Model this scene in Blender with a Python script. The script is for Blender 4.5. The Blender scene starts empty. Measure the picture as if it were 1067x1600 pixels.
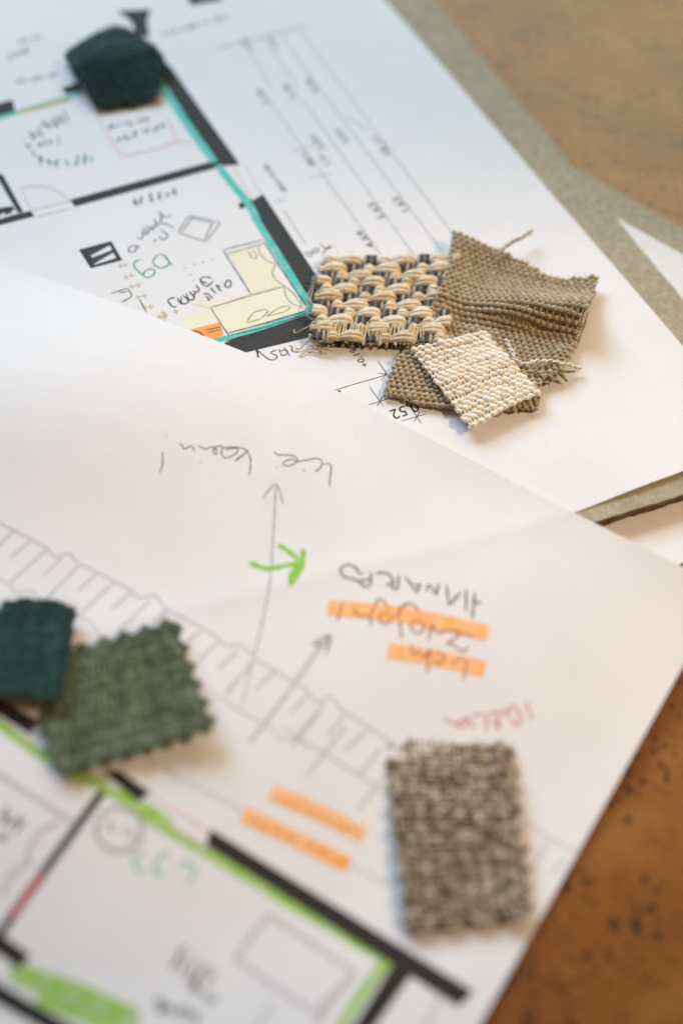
import bpy, math, random
import numpy as np
from mathutils import Matrix, Vector

rng = np.random.default_rng(7)
random.seed(7)
scn = bpy.context.scene
COL = scn.collection

# ------------------------------------------------------------------ camera
PITCH, ROLL, DIST, FPX = math.radians(52.3), math.radians(4.6), 0.464, 2300.0
Z0 = 0.009                                        # height of the paper at the aim point
F = np.array([0, math.cos(PITCH), -math.sin(PITCH)])
RX = np.array([1.0, 0, 0]); UP = np.cross(RX, F)
CX = math.cos(ROLL) * RX + math.sin(ROLL) * UP
CU = -math.sin(ROLL) * RX + math.cos(ROLL) * UP
CAM = np.array([0, 0, Z0]) - DIST * F
cam = bpy.data.objects.new('camera', bpy.data.cameras.new('camera')); COL.objects.link(cam)
cam.matrix_world = Matrix(((CX[0], CU[0], -F[0], CAM[0]), (CX[1], CU[1], -F[1], CAM[1]),
                           (CX[2], CU[2], -F[2], CAM[2]), (0, 0, 0, 1)))
cd = cam.data
cd.sensor_fit = 'VERTICAL'; cd.sensor_height = 36; cd.lens = FPX * 36 / 1600
cd.clip_start = 0.01; cd.clip_end = 50
cd.dof.use_dof = True; cd.dof.focus_distance = 0.497; cd.dof.aperture_fstop = 2.9; cd.dof.aperture_blades = 9
scn.camera = cam

# ------------------------------------------------------------------ light
scn.view_settings.view_transform = 'Standard'; scn.view_settings.look = 'None'
scn.view_settings.exposure = 0.04; scn.view_settings.gamma = 1.0
w = bpy.data.worlds.new("World"); scn.world = w; w.use_nodes = True
w.node_tree.nodes['Background'].inputs[0].default_value = (1.0, 0.58, 0.26, 1)
w.node_tree.nodes['Background'].inputs[1].default_value = 0.15

def aim(o, loc, target):
    o.location = loc
    o.rotation_euler = (Vector(target) - Vector(loc)).to_track_quat('-Z', 'Y').to_euler()

def lamp(name, kind, loc, target, power, color, **kw):
    l = bpy.data.lights.new(name, kind); l.energy = power; l.color = color
    for k, v in kw.items(): setattr(l, k, v)
    o = bpy.data.objects.new(name, l); COL.objects.link(o); aim(o, loc, target); return o

# cool daylight window behind and to the left, warm room lamp high on the right
lamp('window_light', 'AREA', (-1.45, 2.15, 1.7), (0, 0, 0), 118, (0.55, 0.76, 1.0), shape='RECTANGLE', size=1.9, size_y=1.3)
lamp('table_sheen_light', 'AREA', (0.60, 2.3, 1.55), (0.1, 0.3, 0), 28, (1.0, 0.93, 0.64), shape='RECTANGLE', size=1.8, size_y=1.3)  # added lamp, no window known there; gives the tabletop its warm sheen
lamp('room_lamp', 'SPOT', (1.05, 0.0, 1.05), (0.05, 0.0, 0), 53, (1.0, 0.71, 0.48), spot_size=math.radians(16.5), spot_blend=0.85, shadow_soft_size=0.05)

# ------------------------------------------------------------------ helpers
def unproj(p, z):
    p = np.atleast_2d(np.asarray(p, float))
    d = F + ((p[:, :1] - 533.5) / FPX) * CX - ((p[:, 1:2] - 800) / FPX) * CU
    z = np.broadcast_to(np.asarray(z, float), (len(p),))
    t = (z - CAM[2]) / d[:, 2]
    return CAM + d * t[:, None]

def pxsize(P):
    return ((P - CAM) @ F) / FPX                  # metres per photo pixel at P

def sstep(x, a, b):
    t = np.clip((x - a) / (b - a), 0, 1); return t * t * (3 - 2 * t)

def rgb(r, g, b, k=1.0):
    f = lambda c: (c / 255 / 12.92 if c <= 10 else ((c / 255 + 0.055) / 1.055) ** 2.4) * k
    return (f(r), f(g), f(b), 1)

def mesh_obj(name, V, Fc, mat, parent=None, smooth=True, mats=None, mi=None):
    me = bpy.data.meshes.new(name)
    me.from_pydata(np.asarray(V).tolist(), [], [tuple(f) for f in Fc])
    for m in (mats or [mat]): me.materials.append(m)
    if smooth: me.polygons.foreach_set('use_smooth', [True] * len(me.polygons))
    if mi is not None: me.polygons.foreach_set('material_index', mi)
    me.update()
    o = bpy.data.objects.new(name, me); COL.objects.link(o)
    if parent: o.parent = parent; o.matrix_parent_inverse = parent.matrix_world.inverted()
    return o

def tag(o, label=None, cat=None, group=None, kind=None):
    for k, v in (('label', label), ('category', cat), ('group', group), ('kind', kind)):
        if v: o[k] = v
    return o

def empty(name, loc, label, cat, group=None):
    o = bpy.data.objects.new(name, None); COL.objects.link(o)
    o.empty_display_size = 0.01; o.matrix_world = Matrix.Translation(Vector([float(c) for c in loc]))
    return tag(o, label, cat, group)

# ------------------------------------------------------------------ materials
def new_mat(name):
    m = bpy.data.materials.new(name); m.use_nodes = True
    return m, m.node_tree.nodes, m.node_tree.links, m.node_tree.nodes['Principled BSDF']

def noise(N, L, scale, detail=3, rough=0.55, stretch=None):
    g = N.new('ShaderNodeNewGeometry'); n = N.new('ShaderNodeTexNoise')
    n.inputs['Scale'].default_value = scale; n.inputs['Detail'].default_value = detail; n.inputs['Roughness'].default_value = rough
    if stretch:
        mp = N.new('ShaderNodeMapping'); mp.inputs['Scale'].default_value = stretch
        L.new(g.outputs['Position'], mp.inputs['Vector']); L.new(mp.outputs[0], n.inputs['Vector'])
    else: L.new(g.outputs['Position'], n.inputs['Vector'])
    return n

def ramp(N, L, fac, stops):
    r = N.new('ShaderNodeValToRGB'); L.new(fac, r.inputs[0])
    e = r.color_ramp.elements
    e[0].position, e[0].color = stops[0]; e[1].position, e[1].color = stops[-1]
    for p, c in stops[1:-1]:
        x = e.new(p); x.color = c
    return r

def mix(N, L, fac, a, b, mode='MIX'):
    m = N.new('ShaderNodeMix'); m.data_type = 'RGBA'; m.blend_type = mode
    for s, v in ((0, fac), (6, a), (7, b)):
        if hasattr(v, 'links') or hasattr(v, 'is_output'): L.new(v, m.inputs[s])
        else: m.inputs[s].default_value = v
    return m.outputs[2]

def bump(N, L, b, h, strength, dist):
    n = N.new('ShaderNodeBump'); n.inputs['Strength'].default_value = strength; n.inputs['Distance'].default_value = dist
    L.new(h, n.inputs['Height']); L.new(n.outputs[0], b.inputs['Normal'])

def paper_mat(name, base=(0.80, 0.80, 0.80, 1)):
    m, N, L, b = new_mat(name)
    n = noise(N, L, 900, 4, 0.6); n2 = noise(N, L, 60, 3)
    c = ramp(N, L, n.outputs[0], [(0.3, tuple(x * 0.965 for x in base[:3]) + (1,)), (0.7, base)])
    c2 = ramp(N, L, n2.outputs[0], [(0.3, (0.965, 0.965, 0.965, 1)), (0.7, (1, 1, 1, 1))])
    L.new(mix(N, L, 1.0, c.outputs[0], c2.outputs[0], 'MULTIPLY'), b.inputs['Base Color'])
    b.inputs['Roughness'].default_value = 0.7; b.inputs['Specular IOR Level'].default_value = 0.25
    bump(N, L, b, n.outputs[0], 0.22, 0.0003)
    return m

def ink_mat(name, c, rough=0.7, var=0.12, spec=0.2, streak=None, paper=(0.78, 0.76, 0.74, 1)):
    m, N, L, b = new_mat(name)
    n = noise(N, L, 700, 3)
    lo = tuple(x * (1 - var) for x in c[:3]) + (1,); hi = tuple(min(1, x * (1 + var)) for x in c[:3]) + (1,)
    out = ramp(N, L, n.outputs[0], [(0.3, lo), (0.7, hi)]).outputs[0]
    if streak:
        s = noise(N, L, 260, 3, 0.6)
        f = ramp(N, L, s.outputs[0], [(0.35, (0, 0, 0, 1)), (0.75, (streak,) * 3 + (1,))])
        out = mix(N, L, f.outputs[0], out, paper)
    L.new(out, b.inputs['Base Color'])
    b.inputs['Roughness'].default_value = rough; b.inputs['Specular IOR Level'].default_value = spec
    return m

def yarn_mat(name, cols, nscale=700, objvar=0.5, sheen=0.2, rough=0.85, fib=4500, con=1.7):
    m, N, L, b = new_mat(name)
    oi = N.new('ShaderNodeObjectInfo')
    n = noise(N, L, nscale, 3, 0.6)
    a = N.new('ShaderNodeMath'); a.operation = 'MULTIPLY_ADD'; a.inputs[1].default_value = objvar; 
    L.new(oi.outputs['Random'], a.inputs[0])
    s = N.new('ShaderNodeMath'); s.operation = 'MULTIPLY_ADD'; s.inputs[1].default_value = con; s.inputs[2].default_value = 0.5 - con / 2 - objvar / 2
    L.new(n.outputs[0], s.inputs[0]); L.new(s.outputs[0], a.inputs[2])
    k = len(cols)
    r = ramp(N, L, a.outputs[0], [(i / (k - 1), c) for i, c in enumerate(cols)])
    f = noise(N, L, fib, 2, 0.6)
    fr = ramp(N, L, f.outputs[0], [(0.3, (0.72, 0.72, 0.72, 1)), (0.7, (1.12, 1.12, 1.12, 1))])
    L.new(mix(N, L, 1.0, r.outputs[0], fr.outputs[0], 'MULTIPLY'), b.inputs['Base Color'])
    b.inputs['Roughness'].default_value = rough; b.inputs['Specular IOR Level'].default_value = 0.25
    b.inputs['Sheen Weight'].default_value = sheen; b.inputs['Sheen Roughness'].default_value = 0.4
    bump(N, L, b, f.outputs[0], 0.5, 0.0002)
    return m

M = {}
M['paper'] = paper_mat('plan_paper'); M['paper2'] = paper_mat('blank_paper', (0.80, 0.79, 0.77, 1))
M['wall'] = ink_mat('charcoal_print', rgb(68, 70, 70), 0.8, 0.12, 0.08)
M['wall_warm'] = ink_mat('charcoal_toner', rgb(50, 46, 42), 0.5, 0.15)
M['teal'] = ink_mat('teal_marker', rgb(62, 190, 178), streak=0.25)
M['green_hi'] = ink_mat('lime_marker', rgb(142, 192, 50), streak=0.45)
M['green_arrow'] = ink_mat('lime_felt_pen', rgb(132, 196, 30), streak=0.2)
M['orange'] = ink_mat('orange_highlighter', rgb(253, 180, 104), 0.7, 0.05, streak=0.35)
M['orange2'] = ink_mat('orange_marker', rgb(246, 160, 84))
M['cream_hi'] = ink_mat('pale_yellow_fill', rgb(232, 230, 204), var=0.03)
M['pencil'] = ink_mat('pencil_line', rgb(120, 120, 122), 0.5, 0.25)
M['pencil_dark'] = ink_mat('dark_pencil', rgb(92, 90, 86), 0.5, 0.25)
M['faint'] = ink_mat('faint_print', rgb(196, 194, 196))
M['faint2'] = ink_mat('pale_grey_print', rgb(176, 172, 170))
M['grey'] = ink_mat('grey_print', rgb(150, 155, 165))
M['black'] = ink_mat('black_print', rgb(38, 38, 42), 0.5)
M['pen'] = ink_mat('blue_black_pen', rgb(52, 60, 70), 0.5, 0.2)
M['penblur'] = ink_mat('slate_pen', rgb(84, 92, 104), 0.5, 0.2)
M['green_pen'] = ink_mat('green_pen', rgb(60, 150, 116))
M['green_soft'] = ink_mat('soft_green_pencil', rgb(150, 200, 175))
M['red_line'] = ink_mat('pale_red_print', rgb(228, 190, 188))
M['red_wall'] = ink_mat('red_print', rgb(176, 76, 78))
M['pink_pen'] = ink_mat('crimson_pencil', rgb(206, 116, 132), streak=0.4)
M['yellow_line'] = ink_mat('ochre_pencil', rgb(196, 180, 110))
M['ochre'] = ink_mat('ochre_marker', rgb(205, 175, 90))
M['brown_over'] = ink_mat('pencil_under_orange', rgb(178, 104, 50), var=0.2)

def board_mat():
    m, N, L, b = new_mat('grey_chipboard')
    n = noise(N, L, 420, 5, 0.7); n2 = noise(N, L, 40, 3)
    c = ramp(N, L, n.outputs[0], [(0.25, rgb(138, 128, 104)), (0.5, rgb(168, 158, 132)), (0.75, rgb(190, 182, 158))])
    c2 = ramp(N, L, n2.outputs[0], [(0.3, (0.9, 0.9, 0.9, 1)), (0.7, (1, 1, 1, 1))])
    L.new(mix(N, L, 1.0, c.outputs[0], c2.outputs[0], 'MULTIPLY'), b.inputs['Base Color'])
    b.inputs['Roughness'].default_value = 0.85; bump(N, L, b, n.outputs[0], 0.4, 0.0004)
    return m
M['board'] = board_mat()
M['edge_shaded'] = yarn_mat('board_shaded_edge', [rgb(96, 72, 40), rgb(140, 112, 70)], 500, 0, 0)  # cut edge, with the shade on its near side put into the colour
M['board_shadow'] = yarn_mat('board_gap_shadow', [rgb(52, 38, 22), rgb(84, 62, 36)], 500, 0, 0)  # dark brown painting the shadow in the gap under the board

def table_mat():
    m, N, L, b = new_mat('oiled_cork_tabletop')
    n1 = noise(N, L, 26, 4, 0.6); n2 = noise(N, L, 420, 4, 0.7)
    base = ramp(N, L, n1.outputs[0], [(0.28, rgb(112, 64, 20)), (0.5, rgb(132, 80, 28)), (0.72, rgb(150, 102, 42))])
    fine = ramp(N, L, n2.outputs[0], [(0.3, (0.82, 0.80, 0.76, 1)), (0.7, (1.08, 1.08, 1.08, 1))])
    c = mix(N, L, 1.0, base.outputs[0], fine.outputs[0], 'MULTIPLY')
    # scattered dark pores of uneven size and outline
    for sc, thr, dens in ((170, 0.28, 0.54), (360, 0.34, 0.53)):
        g = N.new('ShaderNodeNewGeometry'); wn = noise(N, L, 900, 2)
        ad = N.new('ShaderNodeVectorMath'); ad.operation = 'MULTIPLY_ADD'; ad.inputs[1].default_value = (0.0012,) * 3
        L.new(wn.outputs['Color'], ad.inputs[0]); L.new(g.outputs['Position'], ad.inputs[2])
        v = N.new('ShaderNodeTexVoronoi'); v.voronoi_dimensions = '2D'; v.inputs['Scale'].default_value = sc; L.new(ad.outputs[0], v.inputs['Vector'])
        sp = N.new('ShaderNodeSeparateColor'); L.new(v.outputs['Color'], sp.inputs[0])
        cl = noise(N, L, 45, 2)
        lim = N.new('ShaderNodeMath'); lim.operation = 'MULTIPLY'; L.new(sp.outputs[0], lim.inputs[0]); L.new(cl.outputs[0], lim.inputs[1])
        keep = N.new('ShaderNodeMapRange'); L.new(lim.outputs[0], keep.inputs[0])
        keep.inputs[1].default_value = dens - 0.26; keep.inputs[2].default_value = dens - 0.08
        keep.inputs[3].default_value = 0; keep.inputs[4].default_value = thr
        sub = N.new('ShaderNodeMath'); sub.operation = 'SUBTRACT'; L.new(keep.outputs[0], sub.inputs[0]); L.new(v.outputs['Distance'], sub.inputs[1])
        f = N.new('ShaderNodeMapRange'); L.new(sub.outputs[0], f.inputs[0]); f.inputs[1].default_value = 0.0; f.inputs[2].default_value = 0.07
        f.inputs[4].default_value = 0.92
        c = mix(N, L, f.outputs[0], c, rgb(28, 14, 6))
    L.new(c, b.inputs['Base Color'])
    b.inputs['Roughness'].default_value = 0.36; b.inputs['Specular IOR Level'].default_value = 0.5
    bump(N, L, b, n2.outputs[0], 0.12, 0.0004)
    return m
M['table'] = table_mat()

# ------------------------------------------------------------------ sheet heights
BF0, BF1 = unproj([(935, 812)], 0.0085)[0], unproj([(1067, 771)], 0.0085)[0]     # front edge of the grey board
bdir = (BF1 - BF0)[:2] / np.linalg.norm((BF1 - BF0)[:2]); bnor = np.array([bdir[1], -bdir[0]])   # towards the viewer

def h_back(x, y):
    """top of the plan sheet lying on the grey board; its front corner lifts a little"""
    s = (x - BF0[0]) * bnor[0] + (y - BF0[1]) * bnor[1]        # <0 on the board
    t = (x - BF0[0]) * bdir[0] + (y - BF0[1]) * bdir[1]
    lift = 0.0012 * sstep(s, -0.045, -0.004) * sstep(t, -0.012, 0.022)
    return 0.0088 + lift + 0.0003 * np.sin(x * 38 + 1) * np.cos(y * 31)

CR0, CR1 = unproj([(452, 690)], .009)[0][:2], unproj([(330, 980)], .008)[0][:2]
crd = (CR1 - CR0) / np.linalg.norm(CR1 - CR0); crn = np.array([crd[1], -crd[0]])
CQ0, CQ1 = unproj([(640, 870)], .009)[0][:2], unproj([(930, 800)], .009)[0][:2]
cqd = (CQ1 - CQ0) / np.linalg.norm(CQ1 - CQ0); cqn = np.array([cqd[1], -cqd[0]])
BM = unproj([(120, 610)], .016)[0]
E0, E1 = unproj([(600, 650), (1067, 886)], .010)
edir = (E1 - E0)[:2] / np.linalg.norm((E1 - E0)[:2]); enor = np.array([edir[1], -edir[0]])
def h_front(x, y):
    """top of the plan sheet in front: over the board edge, then down to the table"""
    s = (x - BF0[0]) * bnor[0] + (y - BF0[1]) * bnor[1]
    base = 0.0096 - 0.0078 * sstep(s, 0.004, 0.10)
    d = (x - CR0[0]) * crn[0] + (y - CR0[1]) * crn[1]
    t = (x - CR0[0]) * crd[0] + (y - CR0[1]) * crd[1]
    crease = 0.0005 * np.exp(-np.abs(d) / 0.005) * sstep(t, -0.03, 0.01) * (1 - sstep(t, 0.05, 0.09))
    d2 = (x - CQ0[0]) * cqn[0] + (y - CQ0[1]) * cqn[1]
    crease = crease + 0.0005 * np.exp(-np.abs(d2) / 0.006)
    bulge = 0.0085 * np.exp(-((x - BM[0]) ** 2 / 0.085 ** 2 + (y - BM[1]) ** 2 / 0.050 ** 2))
    wave = 0.0005 * np.sin(x * 30 + y * 22) * sstep(s, -0.05, 0.03)
    de = (x - E0[0]) * enor[0] + (y - E0[1]) * enor[1]; te = (x - E0[0]) * edir[0] + (y - E0[1]) * edir[1]
    curl = 0.0023 * np.exp(-np.maximum(de, -0.004) / 0.013) * sstep(te, -0.035, 0.03)
    return base + crease + bulge + wave + curl

def onto(p, hf, eps=0.0):
    p = np.atleast_2d(np.asarray(p, float)); z = np.full(len(p), Z0)
    for _ in range(6):
        P = unproj(p, z); z = hf(P[:, 0], P[:, 1]) + eps
    return unproj(p, z)

def grid_faces(nu, nv):
    return [(j * nu + i, j * nu + i + 1, (j + 1) * nu + i + 1, (j + 1) * nu + i) for j in range(nv - 1) for i in range(nu - 1)]

def slab_from_grid(name, G, thick, mat, parent=None):
    nv, nu = G.shape[:2]
    top = G.reshape(-1, 3); bot = top.copy(); bot[:, 2] -= thick; n = nu * nv
    Fc = grid_faces(nu, nv); Fc2 = Fc + [tuple(n + k for k in reversed(f)) for f in Fc]
    rim = [i for i in range(nu)] + [j * nu + nu - 1 for j in range(1, nv)] + [(nv - 1) * nu + i for i in range(nu - 2, -1, -1)] + [j * nu for j in range(nv - 2, 0, -1)]
    m = len(rim); V2 = np.vstack([top, bot, top[rim], bot[rim]])
    for i in range(m):
        j = (i + 1) % m; Fc2.append((2 * n + j, 2 * n + i, 2 * n + m + i, 2 * n + m + j))
    o = mesh_obj(name, V2, Fc2, mat, parent, smooth=False)
    sm = [True] * (2 * len(Fc)) + [False] * len(rim)
    o.data.polygons.foreach_set('use_smooth', sm)
    return o

# ------------------------------------------------------------------ setting: the tabletop
G = np.array([[(x, y, 0.0) for x in np.linspace(-1.0, 1.0, 12)] for y in np.linspace(-0.7, 1.3, 12)])
tag(slab_from_grid('tabletop', G, 0.03, M['table']), kind='structure')

# ------------------------------------------------------------------ boards and the blank sheet
def quadgrid(c, nu, nv):
    c = np.asarray(c); u = np.linspace(0, 1, nu)[None, :, None]; v = np.linspace(0, 1, nv)[:, None, None]
    return (c[0] * (1 - u) + c[1] * u) * (1 - v) + (c[3] * (1 - u) + c[2] * u) * v

def board(name, c, ztop, thick, label, dark=0.0):
    c = np.asarray(c).copy(); c[:, 2] = ztop
    t = empty(name, (c[:, 0].mean(), c[:, 1].mean(), ztop - thick), label, 'board')
    G = quadgrid(c, 140, 60)
    # slightly rough cut edges
    j = rng.normal(0, 0.00012, G.shape); j[1:-1, 1:-1] = 0; j[..., 2] = 0; G += j
    slab_from_grid('top_layer', G, 0.0006, M['board'], t)
    G2 = G.copy(); G2[..., 2] -= 0.0006; cen = G2.mean((0, 1)); G2[..., :2] += (cen[:2] - G2[..., :2]) * 0.0012
    jj = rng.normal(0, 0.0002, G.shape); jj[1:-1, 1:-1] = 0; jj[..., 2] = 0; G2 += jj
    slab_from_grid('core', G2, thick - 0.0006, M['edge_shaded'], t)
    if dark:
        G3 = G2.copy(); G3[..., 2] = ztop - thick; G3[..., :2] += (cen[:2] - G3[..., :2]) * 0.010
        slab_from_grid('gap_shadow_layer', G3, dark, M['board_shadow'], t)  # added dark layer, stands in for the shadowed gap beneath the board
    return t

bq = unproj([(1268, 710), (520, -190)], 0.0085)
bl = BF0 + (BF0 - BF1) / np.linalg.norm(BF0 - BF1) * 0.215
bc = [bl, bq[0], bq[1], bl + bq[1] - bq[0]]
board('grey_board', bc, 0.0085, 0.0035, 'thick grey chipboard lying under the floor plan with the woven taupe swatches', 0.0020)
b2 = unproj([(640, 117), (1500, 600), (1330, 800), (1050, 881), (850, 850)], 0.0024)
c2 = [b2[4], b2[3], b2[1], b2[0]]
board('grey_board', c2, 0.0024, 0.0023, 'lower grey chipboard peeking out behind the blank white sheet at right')
s3 = unproj([(690, 190), (1500, 637), (1330, 610), (1057, 884), (845, 856)], 0.00275)
c3 = [s3[4], s3[3], s3[1], s3[0]]
tag(slab_from_grid('blank_sheet', quadgrid(c3, 20, 20), 0.00015, M['paper2']),
    'blank white sheet sandwiched between the two grey boards at right', 'paper sheet')

# ------------------------------------------------------------------ the two drawing sheets
def sheet(name, c, hf, n, label, top_curve=None):
    G = quadgrid(c, n, n)
    if top_curve is not None:
        v = np.linspace(0, 1, n)[:, None, None]
        bottom = G[-1]
        G = top_curve[None] * (1 - v) + bottom[None] * v
    G[..., 2] = hf(G[..., 0], G[..., 1])
    t = empty(name, (G[..., 0].mean(), G[..., 1].mean(), float(G[..., 2].min())), label, 'drawing')
    slab_from_grid('paper', G, 0.00009, M['paper'], t)
    return t

a = onto([(1196, 688), (465, -160), (907, 797)], h_back)
dl = (a[2] - a[0]) / np.linalg.norm(a[2] - a[0])
cb = [a[0], a[1], a[1] + dl * 0.30, a[0] + dl * 0.30]
BACK = sheet('floor_plan_sheet', cb, h_back, 150, 'floor plan with dark walls and teal marker lines, lying on the thick grey board behind')
# front sheet: its far edge is gently bowed
edge_px = [(-330, 318), (-160, 362), (0, 412), (120, 452), (240, 495), (385, 551), (525, 610), (660, 680), (810, 757), (940, 823), (1067, 886), (1134, 920)]
def catmull(p, n):
    p = np.asarray(p, float); q = np.vstack([2 * p[0] - p[1], p, 2 * p[-1] - p[-2]]); out = []
    for i in range(1, len(q) - 2):
        t = np.linspace(0, 1, n, endpoint=False)[:, None]
        out.append(0.5 * (2 * q[i] + (q[i + 1] - q[i - 1]) * t + (2 * q[i - 1] - 5 * q[i] + 4 * q[i + 1] - q[i + 2]) * t ** 2 + (3 * q[i] - q[i - 1] - 3 * q[i + 1] + q[i + 2]) * t ** 3))
    return np.vstack(out + [p[-1:]])
def resample(P, n):
    d = np.r_[0, np.cumsum(np.linalg.norm(np.diff(P, axis=0), axis=1))]; s = np.linspace(0, d[-1], n)
    return np.stack([np.interp(s, d, P[:, k]) for k in range(P.shape[1])], 1)
NS = 170
top = resample(onto(catmull(edge_px, 12), h_front), NS)
br = onto([(1134, 920), (1067, 1040), (750, 1600)], h_front)
rd = (br[2] - br[1]) / np.linalg.norm(br[2] - br[1])
brc = top[-1] + rd * 0.24
blc = brc + (top[0] - top[-1])
FRONT = sheet('floor_plan_sheet', [top[0], top[-1], brc, blc], h_front, NS,
              'floor plan with lime marker lines and orange highlighted handwriting, lying nearest the viewer', top)

# ------------------------------------------------------------------ drawing on the sheets
class Pad:
    def __init__(s, parent, hf): s.p, s.hf, s.k = parent, hf, 0
    def eps(s): s.k += 1; return 0.00005 + 0.0000012 * (s.k % 60)
    def ribbon(s, V, Fc, pts, wpx, eps, smooth=True, taper=True):
        pts = np.asarray(pts, float)
        if smooth and len(pts) > 2: pts = catmull(pts, 6)
        L = np.linalg.norm(np.diff(pts, axis=0), axis=1).sum()
        pts = resample(pts, max(2, int(L / 6) + 2, 0 if not smooth else len(pts) // 2))
        P = onto(pts, s.hf, eps)
        T = np.gradient(P[:, :2], axis=0); T /= np.linalg.norm(T, axis=1)[:, None] + 1e-12
        Nn = np.stack([-T[:, 1], T[:, 0]], 1)
        wid = wpx * pxsize(P) * 0.5
        if taper:
            e = np.minimum(np.arange(len(P)), np.arange(len(P))[::-1]); wid = wid * np.where(e == 0, 0.55, 1.0) * (1 + 0.18 * np.sin(np.arange(len(P)) * 1.7 + s.k))
        b = len(V)
        for k in (-1, 0, 1):
            Q = P.copy(); Q[:, :2] += Nn * (wid * k)[:, None]; Q[:, 2] = s.hf(Q[:, 0], Q[:, 1]) + eps; V.extend(Q.tolist())
        n = len(P)
        for c in range(2):
            for i in range(n - 1):
                Fc.append((b + c * n + i, b + c * n + i + 1, b + (c + 1) * n + i + 1, b + (c + 1) * n + i))
    def strokes(s, name, lines, wpx, mat, smooth=True, taper=True):
        if len(lines) > 1 and 'handwriting' not in name and 'note' not in name and 'scribble' not in name and 'arrow' not in name:
            for l in lines: s.strokes(name, [l], wpx, mat, smooth, taper)
            return
        V, Fc = [], []; e = s.eps()
        for i, l in enumerate(lines): s.ribbon(V, Fc, l, wpx, e + (i % 5) * 2e-7, smooth, taper)
        # faces must look up
        return s._mk(name, V, Fc, mat)
    def _mk(s, name, V, Fc, mat):
        V = np.asarray(V); out = []
        for f in Fc:
            a, b, c = V[f[0]], V[f[1]], V[f[2]]
            out.append(f if np.cross(b - a, c - a)[2] >= 0 else tuple(reversed(f)))
        return mesh_obj(name, V, out, M[mat], s.p, smooth=False)
    def quad(s, name, c, mat, n=None):
        c = np.asarray(c, float); e = s.eps()
        L1 = max(np.linalg.norm(c[1] - c[0]), np.linalg.norm(c[2] - c[3])); L2 = max(np.linalg.norm(c[3] - c[0]), np.linalg.norm(c[2] - c[1]))
        nu, nv = int(L1 / 8) + 2, int(L2 / 8) + 2
        G = quadgrid(c, nu, nv).reshape(-1, 2)
        return s._mk(name, onto(G, s.hf, e), grid_faces(nu, nv), mat)
    def text(s, name, body, org, ex, ey, mat):
        cu = bpy.data.curves.new('t', 'FONT'); cu.body = body; cu.size = 1; cu.resolution_u = 3
        o = bpy.data.objects.new('t', cu); COL.objects.link(o)
        dg = bpy.context.evaluated_depsgraph_get(); me = o.evaluated_get(dg).to_mesh()
        v = np.array([tuple(x.co)[:2] for x in me.vertices]); fc = [tuple(p.vertices) for p in me.polygons]
        o.evaluated_get(dg).to_mesh_clear(); bpy.data.objects.remove(o); bpy.data.curves.remove(cu)
        px = np.asarray(org, float) + v[:, :1] * np.asarray(ex, float) + v[:, 1:] * np.asarray(ey, float)
        return s._mk(name, onto(px, s.hf, s.eps()), fc, mat)

def Z(ox, oy, sc, *lines): return [[(ox + x / sc, oy + y / sc) for x, y in l] for l in lines]
def dot(x, y, r=1.0): return [(x - r, y - r * .4), (x + r, y + r * .4)]
def squiggle(p0, p1, h, n, seed):
    r = np.random.default_rng(seed); p0, p1 = np.array(p0, float), np.array(p1, float); d = p1 - p0; L = np.linalg.norm(d); d /= L; q = np.array([-d[1], d[0]])
    out = []; t = 0
    while t < L:
        ln = r.uniform(.7, 1.3) * L / n; k = r.integers(4, 7)
        out.append([tuple(p0 + d * (t + ln * r.uniform(0, .85)) + q * h * r.uniform(-.5, .5)) for _ in range(k)]); t += ln
    return out

B = Pad(BACK, h_back)
# walls of the back plan
for c in ([(244, 121), (264, 100), (375, 257), (343, 260)],
          [(387, 318), (411, 303), (531, 486), (497, 486)],
          [(349, 534), (497, 486), (531, 486), (533, 512)] , ):
    B.quad('printed_wall', c, 'wall')
B.quad('printed_wall', [(350, 536), (496, 492), (500, 523), (374, 553)], 'wall')
B.quad('printed_wall', [(110, 312), (338, 250), (343, 261), (117, 323)], 'wall')
B.quad('printed_wall', [(372, 318), (392, 311), (402, 315), (376, 327)], 'wall')
for q in Z(0, 260, 4.85, [(-60, 15), (30, 70), (180, 345), (140, 352)], [(-120, 425), (235, 335), (265, 378), (-120, 475)], [(-100, 330), (95, 300), (130, 345), (-100, 400)]):
    B.quad('printed_wall', q, 'wall')
for q in Z(0, 260, 4.85, [(5, 365), (40, 350), (35, 385), (15, 400)], [(90, 340), (125, 330), (128, 355), (95, 372)]):
    B.quad('stair_symbol', q, 'paper')
B.quad('shaft_symbol', Z(0, 260, 4.85, [(600, 630), (845, 565), (930, 710), (690, 772)])[0], 'wall')
for q in Z(0, 260, 4.85, [(660, 650), (832, 598), (836, 606), (690, 680)], [(700, 690), (850, 640), (856, 650), (712, 738)]):
    B.quad('shaft_symbol', q, 'black')
for q in Z(0, 260, 4.85, [(690, 678), (834, 600), (852, 632), (700, 690)], [(716, 740), (858, 656), (884, 692), (722, 744)]):
    B.quad('shaft_symbol', q, 'paper')
for q in Z(0, 0, 2.667, [(490, 45), (630, 38), (612, 90), (545, 88)], [(545, 80), (612, 80), (625, 152), (572, 150)], [(770, -40), (925, -60), (925, 0), (795, 22)],
           [(-60, 445), (55, 415), (65, 466), (-60, 500)], [(255, 370), (330, 340), (350, 378), (280, 392)]):
    B.quad('printed_wall', q, 'wall')
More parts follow.
